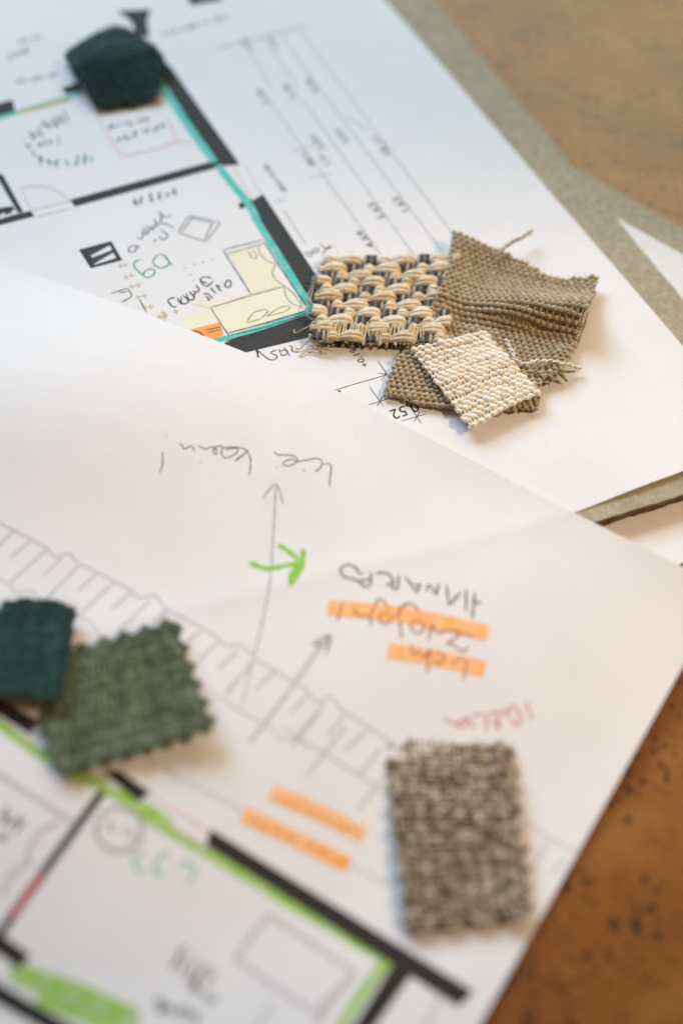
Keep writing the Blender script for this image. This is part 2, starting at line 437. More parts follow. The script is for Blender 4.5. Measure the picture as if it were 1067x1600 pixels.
# teal marker
for l, w in (([(246, 121), (290, 190), (335, 253)], 13), ([(341, 258), (362, 286), (388, 318), (402, 344)], 13), ([(398, 340), (440, 406), (486, 482)], 12),
             ([(329, 534), (410, 512), (486, 484)], 9), ([(-20, 190), (60, 165), (130, 145)], 8)):
    B.strokes('teal_marker_line', [l], w, 'teal', True, False)
B.strokes('marker_line', [[(30, 176), (110, 155)]], 7, 'ochre', False, False)
B.strokes('marker_line', Z(300, 340, 4.446, [(500, 165), (640, 385), (790, 610)]), 2, 'black')
# sofa
fa = Z(300, 340, 4.446, [(255, 252), (485, 185), (640, 470), (410, 530)], [(130, 625), (640, 470), (795, 640), (250, 805)], [(-60, 700), (130, 630), (205, 740), (-60, 800)], [(0, 600), (300, 540), (410, 530), (130, 628)])
for q in fa: B.quad('sofa_fill', q, 'cream_hi')
B.quad('orange_fill', Z(300, 340, 4.446, [(-10, 778), (190, 728), (222, 812), (125, 852)])[0], 'orange2')
B.strokes('sofa_outline', Z(300, 340, 4.446, [(220, 222), (490, 155)], [(245, 252), (500, 182)], [(215, 225), (310, 375), (410, 530)], [(130, 625), (400, 545), (640, 478)],
          [(130, 625), (190, 720), (258, 818)], [(255, 800), (500, 735), (800, 645)], [(270, 815), (520, 760), (810, 660)], [(90, 780), (205, 760)], [(100, 800), (215, 775)]), 1.8, 'pen', False)
B.strokes('cushion_outline', Z(300, 340, 4.446, [(380, 730), (430, 660), (530, 638), (480, 700), (380, 730)], [(520, 685), (600, 630), (690, 612), (640, 655), (520, 685)],
          [(460, 195), (475, 250), (520, 300), (580, 322), (558, 380), (590, 440), (640, 475), (650, 540), (700, 600), (770, 622)], [(640, 475), (700, 520), (760, 605)],
          [(390, 230), (410, 270), (440, 290), (450, 260), (420, 225)]), 1.5, 'pencil_dark')
B.strokes('handwriting', Z(300, 340, 4.446, [(10, 785), (60, 800), (75, 830)], [(50, 790), (95, 835)]), 2.2, 'black')
# rest of the back plan
B.strokes('window_line', [[(366, 262), (393, 310)], [(381, 256), (409, 302)]], 2, 'red_line', False)
B.strokes('door_swing', Z(0, 260, 4.85, [(240, 330), (155, 160), (240, 145), (380, 155), (470, 205), (530, 260)], [(245, 330), (530, 262)], [(270, 380), (550, 315)]), 1.8, 'red_line', False)
B.strokes('rug_outline', Z(0, 140, 3.557, [(540, 150), (610, 270), (680, 372), (840, 335), (985, 290), (930, 150)], [(985, 280), (1060, 290)]), 2.5, 'red_line', False)
for i, (a0, a1, h, n) in enumerate((((165, 200), (222, 188), 9, 6), ((180, 218), (255, 196), 10, 7), ((45, 208), (108, 182), 26, 6), ((40, 222), (68, 256), 8, 3), ((60, 225), (95, 218), 12, 4),
                                    ((8, 92), (45, 78), 14, 4), ((26, 66), (66, 57), 8, 4), ((26, 128), (88, 116), 7, 7), ((250, 55), (365, 22), 8, 10), ((206, 318), (278, 298), 14, 6))):
    B.strokes('handwriting', squiggle(a0, a1, h, n, 40 + i), 2.2, 'penblur')
B.strokes('green_handwriting', squiggle((72, 258), (145, 245), 18, 5, 71), 2.5, 'green_pen')
z6 = lambda *l: Z(180, 280, 4.85, *l)
B.strokes('green_handwriting', z6([(195, 610), (150, 625), (150, 670), (210, 725), (250, 745), (295, 720), (300, 690), (270, 680), (225, 700), (212, 730)],
          [(330, 570), (290, 610), (300, 650), (350, 672), (410, 640), (375, 575), (330, 570)], [(365, 570), (400, 612), (435, 655)]), 2.4, 'green_pen')
B.strokes('handwriting', z6([(140, 500), (105, 520), (110, 550), (150, 545), (165, 510), (140, 500), (190, 515)], [(165, 440), (200, 452), (215, 420), (195, 390)], [(215, 365), (240, 425), (255, 380), (230, 350)],
          [(265, 350), (285, 392), (300, 340), (318, 370)], [(295, 300), (330, 350), (352, 290), (335, 250)], [(325, 240), (380, 290), (430, 265)], [(350, 330), (400, 345), (445, 370)], [(340, 385), (400, 420), (365, 460), (330, 430)], [(285, 475), (315, 455)]), 2.2, 'pen')
B.strokes('handwriting', z6([(855, 762), (833, 790), (843, 818), (877, 808), (872, 772), (852, 762)], [(805, 850), (762, 800), (800, 815), (750, 775)][:3], [(722, 822), (765, 865)],
          [(665, 872), (702, 868), (742, 905)], [(690, 885), (722, 920), (698, 915)], [(690, 940), (712, 940)], [(630, 955), (655, 930)],
          [(735, 752), (680, 738), (645, 765), (690, 812), (748, 770)], [(650, 770), (700, 790)], [(612, 800), (642, 850), (585, 850)], [(615, 850), (590, 895)], [(560, 850), (605, 900), (560, 915), (540, 862)],
          [(515, 880), (560, 925), (508, 945), (500, 890)], [(455, 895), (400, 915), (440, 968), (468, 962)], [(470, 900), (505, 950)]), 2.6, 'pen')
B.strokes('dotted_line', z6(*[[(x - 12, y + 4), (x + 12, y - 4)] for x, y in ((535, 672), (605, 645), (665, 628), (740, 605))], *[[(x - 5, y - 5), (x + 5, y + 5)] for x, y in ((570, 725), (595, 768))]), 2, 'pencil', False)
B.strokes('armchair_outline', z6([(560, 275), (520, 335), (475, 405), (690, 472), (745, 400), (800, 330), (690, 300), (560, 275)], [(560, 290), (740, 330), (680, 455)], [(600, 280), (500, 400)]), 2, 'pencil', False)
B.strokes('armchair_outline', z6([(-30, 865), (95, 825), (135, 885), (50, 932)], [(180, 900), (240, 1010)], [(30, 860), (95, 850)]), 1.8, 'pen', False)
st = []
for x, y in ((45, 655), (80, 648), (85, 740), (125, 728), (130, 812), (175, 800), (175, 890), (222, 882), (225, 970), (272, 965), (340, 1040), (380, 1030), (365, 1012), (370, 1050), (460, 1000)):
    st += z6([(x - 22, y + 6), (x + 22, y - 6)], [(x - 10, y - 20), (x + 10, y + 20)])
B.strokes('star_marks', st, 1.6, 'yellow_line', False)
B.strokes('dimension_line', [[(375, 68), (420, 157), (597, 400)][1:], [(405, 62), (471, 154), (648, 400)][1:], [(504, 145), (690, 392)], [(470, 48), (519, 115), (680, 328), (718, 380)],
          [(384, 70), (425, 140)], [(418, 68), (468, 140)], [(440, 55), (500, 140)]], 1.4, 'faint2', False)
B.strokes('dimension_line', [[(340, 75), (480, 40)], [(455, 238), (500, 222)], [(485, 278), (520, 270)], [(428, 315), (446, 311)], [(443, 328), (478, 382)], [(540, 180), (575, 205)]], 1.5, 'grey', False)
ex, ey = (-11.5, -15), (-15.5, 5)
def dim(t, c, k=1.0):
    w_ = 0.27 * len(t)
    o = np.array(c, float) - np.array(ex) * w_ * k - np.array(ey) * .35 * k
    B.text('dimension_text', t, o, np.array(ex) * k, np.array(ey) * k, 'black')
for t, c, k in (('4,69', (568, 370), 1.05), ('5,63', (586, 326), 1.0), ('1,63', (624, 317), 1.0), ('18,11', (593, 225), .95), ('2,01', (493, 219), .9), ('2,01', (531, 209), .9), ('88,5', (479, 246), .8), ('1,51', (504, 247), .8),
                ('2,26', (408, 148), .85), ('2,26', (450, 140), .85), ('2,26', (485, 131), .85), ('BRH 0,90', (428, 276), .72), ('1,01', (384, 68), .8), ('1,01', (424, 64), .8)):
    dim(t, c, k)
B.text('dimension_text', '+0,190', (577, 572), (-9.6, -12.6), (-14.5, 4.6), 'black')
B.text('dimension_text', '0,52', (650, 627), (-25, 8.6), (11, 21), 'black')
z7 = lambda *l: Z(380, 520, 3.556, *l)
B.strokes('dimension_line', z7([(500, 320), (640, 278), (800, 232)], [(745, 150), (800, 235)], [(700, 298), (780, 410)], [(695, 400), (810, 365)], [(742, 408), (775, 350)], [(905, 375), (990, 505)], [(875, 490), (1008, 452)], [(948, 494), (980, 438)], [(745, 225), (800, 228)], [(780, 250), (795, 215)]), 1.1, 'black', False)
B.quad('dimension_arrow', z7([(515, 322), (540, 318), (542, 330), (530, 326)])[0], 'black')
B.strokes('handwriting', z7([(70, 148), (85, 110), (70, 90), (100, 165)], [(75, 92), (150, 150), (195, 130), (150, 110), (185, 95)], [(200, 90), (215, 125), (245, 115), (240, 95), (205, 100)], [(225, 80), (262, 128)], [(255, 72), (275, 78), (270, 100), (305, 108)]), 1.8, 'pen')
B.strokes('handwriting', Z(300, 340, 4.446, [(780, 245), (820, 270), (835, 250), (790, 235)], [(840, 245), (870, 240), (880, 215), (835, 225), (845, 250)], [(885, 180), (935, 215), (980, 200)], [(905, 250), (960, 190)]), 1.8, 'pen')
B.strokes('shadow_and_pen_mark', [[(877, 583), (905, 578)], [(979, 420), (984, 424)]], 1.2, 'grey', False)  # first stroke paints the loose thread's bluish shadow, second is a pen tick

# ---- front plan
A = Pad(FRONT, h_front)
za = lambda *l: Z(240, 670, 6.669, *l)
zb = lambda *l: Z(380, 670, 6.669, *l)
A.strokes('pencil_handwriting', za([(92, 240), (98, 330), (88, 400), (65, 460)], [(133, 65), (138, 85)], [(265, 155), (300, 170), (322, 210), (365, 190), (400, 178), (415, 200), (430, 228)],
          [(465, 178), (500, 190), (545, 212), (590, 190), (630, 195), (660, 230), (655, 262), (635, 265), (622, 240), (640, 195), (690, 180), (735, 190)], [(488, 335), (494, 352)],
          [(735, 190), (710, 215), (712, 270), (745, 302), (800, 290), (860, 255), (882, 215), (860, 200), (800, 208), (750, 215)], [(740, 195), (820, 188), (900, 195), (955, 212), (978, 235), (910, 285), (845, 340)], [(965, 245), (900, 300), (850, 335)],
          [(950, 215), (985, 245), (1010, 310), (1010, 400), (998, 485)]) +
          zb([(318, 238), (365, 270), (440, 272), (520, 280), (560, 310), (560, 340), (510, 375), (450, 385), (415, 365), (440, 335), (500, 318), (555, 335)], [(555, 340), (640, 330), (720, 312), (780, 310), (820, 330), (822, 370), (795, 415), (745, 445)],
             [(345, 392), (360, 400)], [(620, 428), (650, 438)], [(845, 372), (885, 360), (912, 385), (918, 430), (905, 500), (900, 600)]), 2.2, 'pencil')
z4 = lambda *l: Z(340, 740, 2.223, *l)
A.strokes('pencil_arrow', z4([(203, 40), (192, 240), (178, 400), (150, 540), (122, 650)], [(155, 88), (203, 36), (228, 105)]), 2.2, 'grey')
A.strokes('pencil_arrow', z4([(122, 650), (85, 810)]), 2.2, 'faint2')
A.strokes('pencil_arrow', z4([(360, 595), (280, 710), (200, 820), (110, 935)]), 7, 'faint')
A.strokes('pencil_arrow', z4([(325, 595), (392, 560), (375, 630)], [(330, 590), (380, 600), (385, 575)], [(345, 605), (388, 565)]), 3.6, 'grey')
A.strokes('lime_arrow', z4([(110, 308), (170, 330), (240, 318), (296, 310)], [(210, 245), (260, 280), (294, 312)], [(298, 262), (294, 312), (280, 345), (250, 388)], [(294, 305), (262, 340), (250, 378)]), 8.5, 'green_arrow')
zf = lambda *l: Z(0, 780, 2.667, *l)
fence_up = zf([(-80, 55), (0, 97), (60, 130), (130, 165), (200, 205), (222, 238), (260, 232), (295, 222), (310, 250), (330, 265), (400, 300), (480, 345), (550, 378), (572, 410), (620, 402), (655, 400), (670, 430), (690, 455), (770, 495), (850, 540), (915, 580), (935, 610), (1000, 605), (1045, 640), (1060, 662)]) + \
    z4([(132, 645), (190, 680), (310, 750), (335, 795), (395, 775), (430, 820), (480, 850), (560, 905), (680, 985)]) + Z(560, 1100, 3.14, [(820, 570), (930, 655), (1060, 725)])
fence_lo = zf([(-80, 290), (0, 330), (45, 355), (65, 390), (140, 378), (155, 410), (240, 440), (310, 470), (390, 520), (405, 560), (470, 580)]) + z4([(-60, 735), (0, 775), (100, 835), (190, 885), (225, 925), (280, 915), (310, 960)])
hatch = zf([(55, 135), (-20, 205)], [(130, 170), (45, 245)], [(195, 210), (45, 345)], [(260, 240), (185, 315)], [(330, 275), (195, 415)], [(405, 310), (325, 380)], [(475, 345), (340, 475)], [(550, 385), (470, 455)], [(625, 420), (485, 560)], [(700, 460), (640, 510)], [(840, 550), (780, 590)], [(910, 590), (830, 670)], [(990, 630), (910, 705)], [(1060, 680), (940, 800)]) + \
    z4([(60, 625), (0, 680)], [(120, 650), (30, 770)], [(205, 680), (130, 750)], [(310, 770), (255, 830)], [(370, 800), (280, 900)], [(440, 840), (380, 910)], [(520, 890), (440, 960)]) + Z(560, 1100, 3.14, [(930, 680), (840, 820)], [(1010, 760), (950, 830)])
A.strokes('printed_ceiling_edge', fence_up, 4.0, 'faint', False, False)
A.strokes('printed_ceiling_edge', fence_lo, 3.0, 'faint', False, False)
A.strokes('printed_hatching', hatch + [[(596, 1168), (560, 1212)], [(626, 1186), (560, 1262)], [(500, 1112), (455, 1168)], [(540, 1135), (480, 1210)]], 4.2, 'faint', False, False)
A.strokes('guide_line', [[(228, 1188), (290, 1220), (420, 1285)], [(540, 1345), (610, 1385)], [(440, 1135), (600, 1235)]], 2.6, 'faint', False, False)
# orange highlighter
for i, l in enumerate(([(512, 949), (610, 958), (690, 972), (762, 989)], [(606, 1016), (680, 1028), (757, 1045)], [(424, 1238), (500, 1270), (568, 1306)], [(380, 1272), (460, 1310), (545, 1352)])):
    A.strokes('orange_highlight', [l], 28 if i < 2 else 27, 'orange', True, False)
for i, (a0, a1) in enumerate((((432, 1246), (560, 1302)), ((390, 1280), (536, 1346)))):
    A.strokes('handwriting', squiggle(a0, a1, 11, 9, 120 + i), 2.0, 'brown_over')
y3 = lambda *l: Z(500, 870, 7.62, *l)
y4 = lambda *l: Z(620, 890, 6.67, *l)
A.strokes('handwriting', y3([(460, 205), (430, 130), (340, 90), (260, 120), (245, 180), (290, 235), (400, 265), (450, 285), (590, 265)], [(460, 200), (510, 195)], [(605, 180), (600, 350)], [(450, 290), (520, 345), (590, 355)],
          [(660, 200), (740, 185), (830, 215), (860, 270), (850, 320), (780, 330)], [(920, 210), (935, 290), (910, 390), (860, 360), (850, 310), (900, 310)]) +
          y4([(80, 75), (140, 140), (205, 240)], [(205, 240), (250, 140)], [(175, 150), (240, 165)], [(310, 230), (335, 150), (410, 265)], [(410, 265), (435, 140)], [(515, 155), (530, 280), (545, 372)], [(545, 372), (665, 230)], [(590, 290), (640, 290)],
             [(720, 200), (720, 430)], [(810, 235), (785, 510)], [(790, 330), (880, 350)]), 3.0, 'pencil_dark')
A.strokes('handwriting', y3([(268, 530), (240, 640), (205, 760)], [(400, 620), (450, 690), (540, 700), (600, 690), (650, 590), (715, 490), (790, 580), (820, 640)], [(600, 690), (610, 830)], [(830, 680), (740, 670), (700, 720), (740, 790), (830, 770), (860, 710), (930, 700), (950, 620), (1010, 560), (1067, 545)]) +
          y4([(20, 500), (40, 410), (120, 350), (190, 380), (240, 450)], [(30, 510), (50, 720)], [(150, 560), (200, 530), (280, 560), (280, 620), (210, 660), (150, 610), (150, 560)], [(360, 560), (330, 740)], [(360, 580), (430, 670), (480, 640), (600, 640), (650, 680), (560, 740), (520, 790)],
             [(560, 640), (700, 660), (800, 710)], [(540, 740), (600, 800), (700, 850), (740, 800)], [(150, 770), (160, 900), (230, 840), (270, 930), (340, 830), (290, 940)], [(350, 820), (330, 960), (320, 1080)],
             [(380, 870), (460, 880), (490, 940), (430, 980), (380, 930)], [(560, 1000), (640, 930), (700, 950)], [(730, 930), (710, 1050), (690, 1150)]), 3.0, 'brown_over')
A.strokes('crimson_handwriting', Z(680, 1090, 6.276, [(70, 210), (170, 240), (230, 240), (300, 190), (340, 240), (400, 290)], [(180, 240), (260, 290), (320, 230)], [(360, 180), (430, 160), (500, 190), (500, 330)], [(520, 160), (570, 140), (640, 150), (590, 280), (640, 290), (560, 200)],
          [(640, 110), (700, 140)], [(700, 190), (720, 120), (770, 80), (820, 150), (840, 220), (790, 270), (740, 200)], [(880, 40), (915, 120), (950, 220)]), 3.4, 'pink_pen')
# walls and marker in the lower corner
A.quad('printed_wall', [(160, 1205), (185, 1203), (236, 1238), (216, 1253)], 'wall_warm')
A.quad('printed_wall', [(329, 1295), (740, 1549), (716, 1573), (322, 1321)], 'wall_warm')
A.quad('printed_wall', [(616, 1502), (646, 1518), (560, 1640), (528, 1640)], 'wall_warm')
A.quad('printed_wall', [(-40, 1066), (60, 1126), (48, 1148), (-40, 1092)], 'wall_warm')
A.strokes('printed_wall', [[(160, 1238), (66, 1366)], [(20, 1432), (-30, 1502)]], 13, 'wall_warm', False, False)
A.strokes('printed_wall', [[(67, 1366), (18, 1432)]], 14, 'red_wall', False, False)
A.strokes('printed_wall', [[(-40, 1446), (40, 1503)], [(-60, 1510), (0, 1553), (150, 1640)]], 26, 'wall_warm', False, False)
for l, w in (([(-30, 1106), (20, 1146), (80, 1190)], 17), ([(110, 1208), (165, 1228)], 22), ([(160, 1232), (215, 1256), (266, 1290)], 20), ([(200, 1262), (325, 1334), (470, 1422), (604, 1500)], 15), ([(606, 1500), (560, 1560), (524, 1620)], 17)):
    A.strokes('lime_marker_line', [l], w, 'green_hi', True, False)
A.strokes('lime_marker_fill', [[(16, 1512), (120, 1545), (216, 1590)], [(20, 1525), (130, 1566), (215, 1610)], [(60, 1560), (140, 1590), (205, 1625)]], 22, 'green_hi', True, False)
A.strokes('pencil_scribble', squiggle((60, 1545), (200, 1590), 22, 5, 5), 3, 'faint2')
A.strokes('window_line', [[(236, 1245), (330, 1300)], [(262, 1285), (322, 1322)]], 4, 'red_line', False, False)
t_ = np.linspace(0.2, 6.6, 22)
A.strokes('circled_note', [[(187 + 36 * math.cos(x), 1296 + 34 * math.sin(x)) for x in t_]], 7, 'faint2')
A.strokes('circled_note', squiggle((170, 1290), (208, 1300), 20, 3, 9), 3.5, 'faint2')
A.strokes('green_handwriting', Z(0, 1230, 3.233, [(740, 330), (680, 350), (690, 410), (740, 420)], [(860, 320), (790, 370), (790, 440), (830, 430)], [(900, 400), (960, 380), (985, 420), (950, 490)]), 6, 'green_soft')
for i, (a0, a1, h, n) in enumerate((((2, 1268), (30, 1290), 30, 3), ((0, 1300), (16, 1312), 20, 2), ((275, 1500), (325, 1530), 46, 5), ((236, 1566), (312, 1592), 26, 6), ((300, 1540), (330, 1560), 20, 3))):
    A.strokes('pencil_handwriting', squiggle(a0, a1, h, n, 90 + i), 3.2, 'pencil_dark' if i > 1 else 'pencil')
A.strokes('bed_outline', Z(320, 1200, 2.32, [(230, 530), (110, 690), (400, 890), (545, 740), (230, 530)]), 8, 'faint', False, False)
A.strokes('bed_outline', Z(320, 1200, 2.32, [(540, 745), (450, 850), (400, 935)]), 6, 'faint2', False, False)
A.strokes('bed_outline', Z(320, 1200, 2.32, [(250, 850), (170, 960)], [(860, 810), (800, 940)]), 6, 'faint', False, False)
A.strokes('dimension_line', [[(-30, 1192), (30, 1230), (114, 1284)]], 9, 'faint', False, False)
A.strokes('door_swing', [[(92, 1284), (62, 1300), (45, 1330), (44, 1345)], [(50, 1345), (20, 1365), (2, 1400)]], 8, 'faint', True, False)

# ------------------------------------------------------------------ woven swatches
def tube(V, Fc, C, Nr, rs, ru, k=6, cap=True):
    """a yarn of elliptic section along C; Nr is the surface normal there"""
    n = len(C)
    T = np.gradient(C, axis=0); T /= np.linalg.norm(T, axis=1)[:, None] + 1e-15
    S = np.cross(T, Nr); S /= np.linalg.norm(S, axis=1)[:, None] + 1e-15
    U = np.cross(S, T)
    rs = np.broadcast_to(rs, (n,)).copy(); ru = np.broadcast_to(ru, (n,)).copy()
    if cap: rs[[0, -1]] *= .35; ru[[0, -1]] *= .35
    b = len(V); an = np.arange(k) * 2 * math.pi / k
    R = C[:, None] + S[:, None] * (rs[:, None] * np.cos(an))[..., None] + U[:, None] * (ru[:, None] * np.sin(an))[..., None]
    V.extend(R.reshape(-1, 3).tolist())
    for i in range(n - 1):
        for j in range(k):
            j2 = (j + 1) % k
            Fc.append((b + i * k + j, b + i * k + j2, b + (i + 1) * k + j2, b + (i + 1) * k + j))
    Fc.append(tuple(b + j for j in reversed(range(k)))); Fc.append(tuple(b + (n - 1) * k + j for j in range(k)))

class Patch:
    """a cloth patch: four corners on the paper and a drape height over (u, v)"""
    def __init__(s, px, z, h): s.c = unproj(px, z); s.z = z; s.h = h
    def xy(s, u, v):
        u, v = np.asarray(u)[..., None], np.asarray(v)[..., None]; c = s.c
        return (c[0] * (1 - u) + c[1] * u) * (1 - v) + (c[3] * (1 - u) + c[2] * u) * v
    def pos(s, u, v):
        P = s.xy(u, v).copy(); P[..., 2] = s.z + s.h(np.asarray(u, float), np.asarray(v, float)); return P
    def nor(s, u, v):
        e = 0.004; a = s.pos(u + e, v) - s.pos(u - e, v); b = s.pos(u, v + e) - s.pos(u, v - e)
        n = np.cross(a, b); n *= np.sign(n[..., 2:]); return n / np.linalg.norm(n, axis=-1, keepdims=True)
    def inv(s, px):
        W = unproj(px, s.z); out = []
        for q in W:
            u = v = 0.5
            for _ in range(20):
                p = s.xy(u, v)[:2] - q[:2]; e = 1e-5
                J = np.stack([(s.xy(u + e, v) - s.xy(u, v))[:2] / e, (s.xy(u, v + e) - s.xy(u, v))[:2] / e], 1)
                d = np.linalg.solve(J, -p); u += d[0]; v += d[1]
            out.append((u, v))
        return np.array(out)

def inside(poly, x, y):
    r = np.zeros(x.shape, bool); n = len(poly)
    for i in range(n):
        x0, y0 = poly[i]; x1, y1 = poly[(i + 1) % n]
        if y0 == y1: continue
        c = ((y0 > y) != (y1 > y)) & (x < (x1 - x0) * (y - y0) / (y1 - y0) + x0); r ^= c
    return r

def pinked(poly, teeth, amp):
    """outline with a pinking-shear zigzag, in photo pixels"""
    out = []; n = len(poly)
    for i in range(n):
        p, q = np.array(poly[i], float), np.array(poly[(i + 1) % n], float); t = teeth[i]
        if not t: out.append(p); continue
        d = q - p; nn = np.array([d[1], -d[0]]) / np.linalg.norm(d)
        m = t * 6
        for k in range(m):
            f = k / m; w_ = 0.5 - 0.5 * math.cos(2 * math.pi * t * f)
            out.append(p + d * f + nn * amp * (w_ - 0.5) * 2 * random.uniform(.85, 1.1))
    return np.array(out)

def weave(parent, P, nu, nv, outline, matw, matf, rw, rf, aw, af, jit=0.1, fray=0.0, k=6, spc=4, slub=0.15, flat=0.85, swell=0.16):
    """plain weave: nu warp yarns along v, nv weft yarns along u, each an object"""
    poly = P.inv(outline) if outline is not None else np.array([(0, 0), (1, 0), (1, 1), (0, 1)])
    lu = np.linalg.norm(P.c[1] - P.c[0] + P.c[2] - P.c[3]) / 2; lv = np.linalg.norm(P.c[3] - P.c[0] + P.c[2] - P.c[1]) / 2
    cen = poly.mean(0)
    for kind in (0, 1):
        n, m = (nv, nu) if kind == 0 else (nu, nv)
        pitch = 1.0 / n
        for i in range(-3, n + 3):
            t = np.arange(-2 * spc, (m + 2) * spc + 1) / (m * spc)
            w0 = (i + .5 + rng.normal(0, jit)) * pitch
            drift = pitch * jit * 1.5 * np.sin(t * rng.uniform(3, 9) + rng.uniform(0, 6))
            wv = w0 + drift
            u, v = (t, wv) if kind == 0 else (wv, t)
            sc = 1 + rng.normal(0, 0.25) * fray * 0.01 + (rng.uniform(0, fray) / (lu if kind == 0 else lv) if fray else 0)
            ok = inside(poly, cen[0] + (u - cen[0]) / sc, cen[1] + (v - cen[1]) / sc)
            ph = np.cos(math.pi * (t * m - 0.5)) * (1 if i % 2 == 0 else -1)
            ph = np.sign(ph) * np.abs(ph) ** 0.8
            if kind == 1: ph = np.cos(math.pi * (t * m - 0.5)) * (-1 if i % 2 == 0 else 1)
            amp, r = (af, rf) if kind == 0 else (aw, rw)
            idx = np.flatnonzero(ok)
            if len(idx) < 5: continue
            for run in np.split(idx, np.flatnonzero(np.diff(idx) > 1) + 1):
                if len(run) < 5: continue
                V, Fc = [], []
                uu, vv = u[run], v[run] if kind == 0 else t[run]
                if kind == 1: uu = wv[run]
                N_ = P.nor(uu, vv)
                C = P.pos(uu, vv) + N_ * (amp * ph[run] + rng.normal(0, amp * 0.08, len(run)))[:, None]
                sl = 1 + slub * np.interp(t[run] * m, np.arange(-4, m + 4) , rng.normal(0, 1, m + 8)).clip(-2, 2)
                # yarns swell where they float over a crossing
                sw = 1 + swell * ph[run]
                tube(V, Fc, C, N_, r * sl * sw, r * flat * sl * sw, k)
                mesh_obj('weft_yarn' if kind == 0 else 'warp_yarn', V, Fc, matf if kind == 0 else matw, parent)
    return poly

def base_cloth(parent, P, poly, mat, dz, n=40, shrink=0.97):
    """the thin ground behind the yarns so no light leaks through"""
    us = np.linspace(-.1, 1.1, n); V, idx, Fc = [], {}, []
    cen = poly.mean(0)
    UU, VV = np.meshgrid(us, us); ok = inside(poly, cen[0] + (UU - cen[0]) / shrink, cen[1] + (VV - cen[1]) / shrink)
    Pp = P.pos(UU, VV); Pp[..., 2] -= dz
    for j in range(n - 1):
        for i in range(n - 1):
            if ok[j, i] and ok[j, i + 1] and ok[j + 1, i] and ok[j + 1, i + 1]:
                f = []
                for a, b in ((j, i), (j, i + 1), (j + 1, i + 1), (j + 1, i)):
                    if (a, b) not in idx: idx[(a, b)] = len(V); V.append(Pp[a, b])
                    f.append(idx[(a, b)])
                Fc.append(tuple(f))
    if V: mesh_obj('ground_cloth', V, Fc, mat, parent)

def fibres(parent, P, poly, n, ln, r, mat, edge=0.6, zoff=0.0005):
    """stray fibres standing off the cloth and its cut edge"""
    V, Fc = [], []; m = len(poly); el = np.linalg.norm(np.roll(poly, -1, 0) - poly, axis=1); el = el / el.sum()
    cen = poly.mean(0)
    for _ in range(n):
        if rng.random() < edge:
            i = rng.choice(m, p=el); f = rng.random(); q = poly[i] * (1 - f) + poly[(i + 1) % m] * f; q = cen + (q - cen) * 0.985
            out = P.pos(*(q + (q - cen) * .05)) - P.pos(*q); out = out / np.linalg.norm(out)
        else:
            while True:
                q = rng.uniform(0, 1, 2)
                if inside(poly, np.array([q[0]]), np.array([q[1]]))[0]: break
            out = rng.normal(0, 1, 3)
        d = out + rng.normal(0, .5, 3); d[2] = abs(d[2]) * .5 + .15; d /= np.linalg.norm(d)
        L = ln * rng.uniform(.3, 1.2); c = P.pos(*q) + np.array([0, 0, zoff]); bend = rng.normal(0, .5, 3)
        tt = np.linspace(0, 1, 5)[:, None]
        C = c + d * L * tt + bend * L * tt ** 2 * .6; C[:, 2] = np.maximum(C[:, 2], P.z - 0.0008)
        tube(V, Fc, C, np.tile([0.3, .2, 1], (5, 1)), r * (1 - .6 * tt[:, 0]), r * (1 - .6 * tt[:, 0]), 3)
    tag(mesh_obj('loose_fibres', V, Fc, mat, parent), kind='stuff')

def loose(name, parent, pts_px, zs, r, mat, twist=2, n=70, wob=0.0004):
    """a loose twisted thread through photo points with given heights"""
    W = np.array([unproj([p], z)[0] for p, z in zip(pts_px, zs)]); C = resample(catmull(W, 14), n)
    C += np.stack([np.convolve(rng.normal(0, wob, n + 8), np.ones(9) / 9 * 2, 'valid') for _ in range(3)], 1) * [1, 1, .4]
    V, Fc = [], []; s = np.r_[0, np.cumsum(np.linalg.norm(np.diff(C, axis=0), axis=1))]
    T = np.gradient(C, axis=0); T /= np.linalg.norm(T, axis=1)[:, None]; S = np.cross(T, [0, 0, 1.0]); S /= np.linalg.norm(S, axis=1)[:, None]; U = np.cross(S, T)
    for q in range(twist):
        a_ = s / (r * 9) * 2 * math.pi + q * 2 * math.pi / twist; off = r * (.55 if twist > 1 else 0)
        D = C + S * (off * np.cos(a_))[:, None] + U * (off * np.sin(a_))[:, None]
        tube(V, Fc, D, np.tile([0, 0, 1.0], (n, 1)), r * .62 if twist > 1 else r, r * .62 if twist > 1 else r, 5)
    return mesh_obj(name, V, Fc, mat, parent)

def swatch(name, P, label):
    return empty(name, (P.c[:, 0].mean(), P.c[:, 1].mean(), P.z), label, 'fabric swatch')

ZB = 0.0090
# ---- basket weave swatch (beige bundles over dark warp)
M['straw'] = yarn_mat('straw_yarn', [rgb(200, 180, 144), rgb(232, 217, 188), rgb(250, 242, 222)], 500, .35, .15, .9, 5000)
M['straw_thin'] = yarn_mat('thin_straw_thread', [rgb(196, 172, 126), rgb(222, 202, 158)], 400, .3, .1, .7)
M['overlock'] = yarn_mat('pale_overlock_thread', [rgb(222, 206, 158), rgb(242, 230, 192)], 400, .2, .1, .6)
M['dark1'] = yarn_mat('black_yarn', [rgb(46, 44, 43), rgb(80, 76, 73)], 700, .3)
M['dark2'] = yarn_mat('slate_yarn', [rgb(96, 92, 88), rgb(136, 130, 124)], 700, .3)
M['dark3'] = yarn_mat('pale_grey_yarn', [rgb(160, 152, 136), rgb(196, 186, 164)], 700, .3)
PB = Patch([(505, 407), (713, 405), (694, 540), (487, 534)], ZB + 0.0016, lambda u, v: 0.0003 * np.sin(6 * u + 2) + 0.0 * v)
SB = swatch('basket_weave_swatch', PB, 'coarse swatch of fat straw coloured yarns over dark warp, left of the taupe cloth')
NR, NC = 11, 10
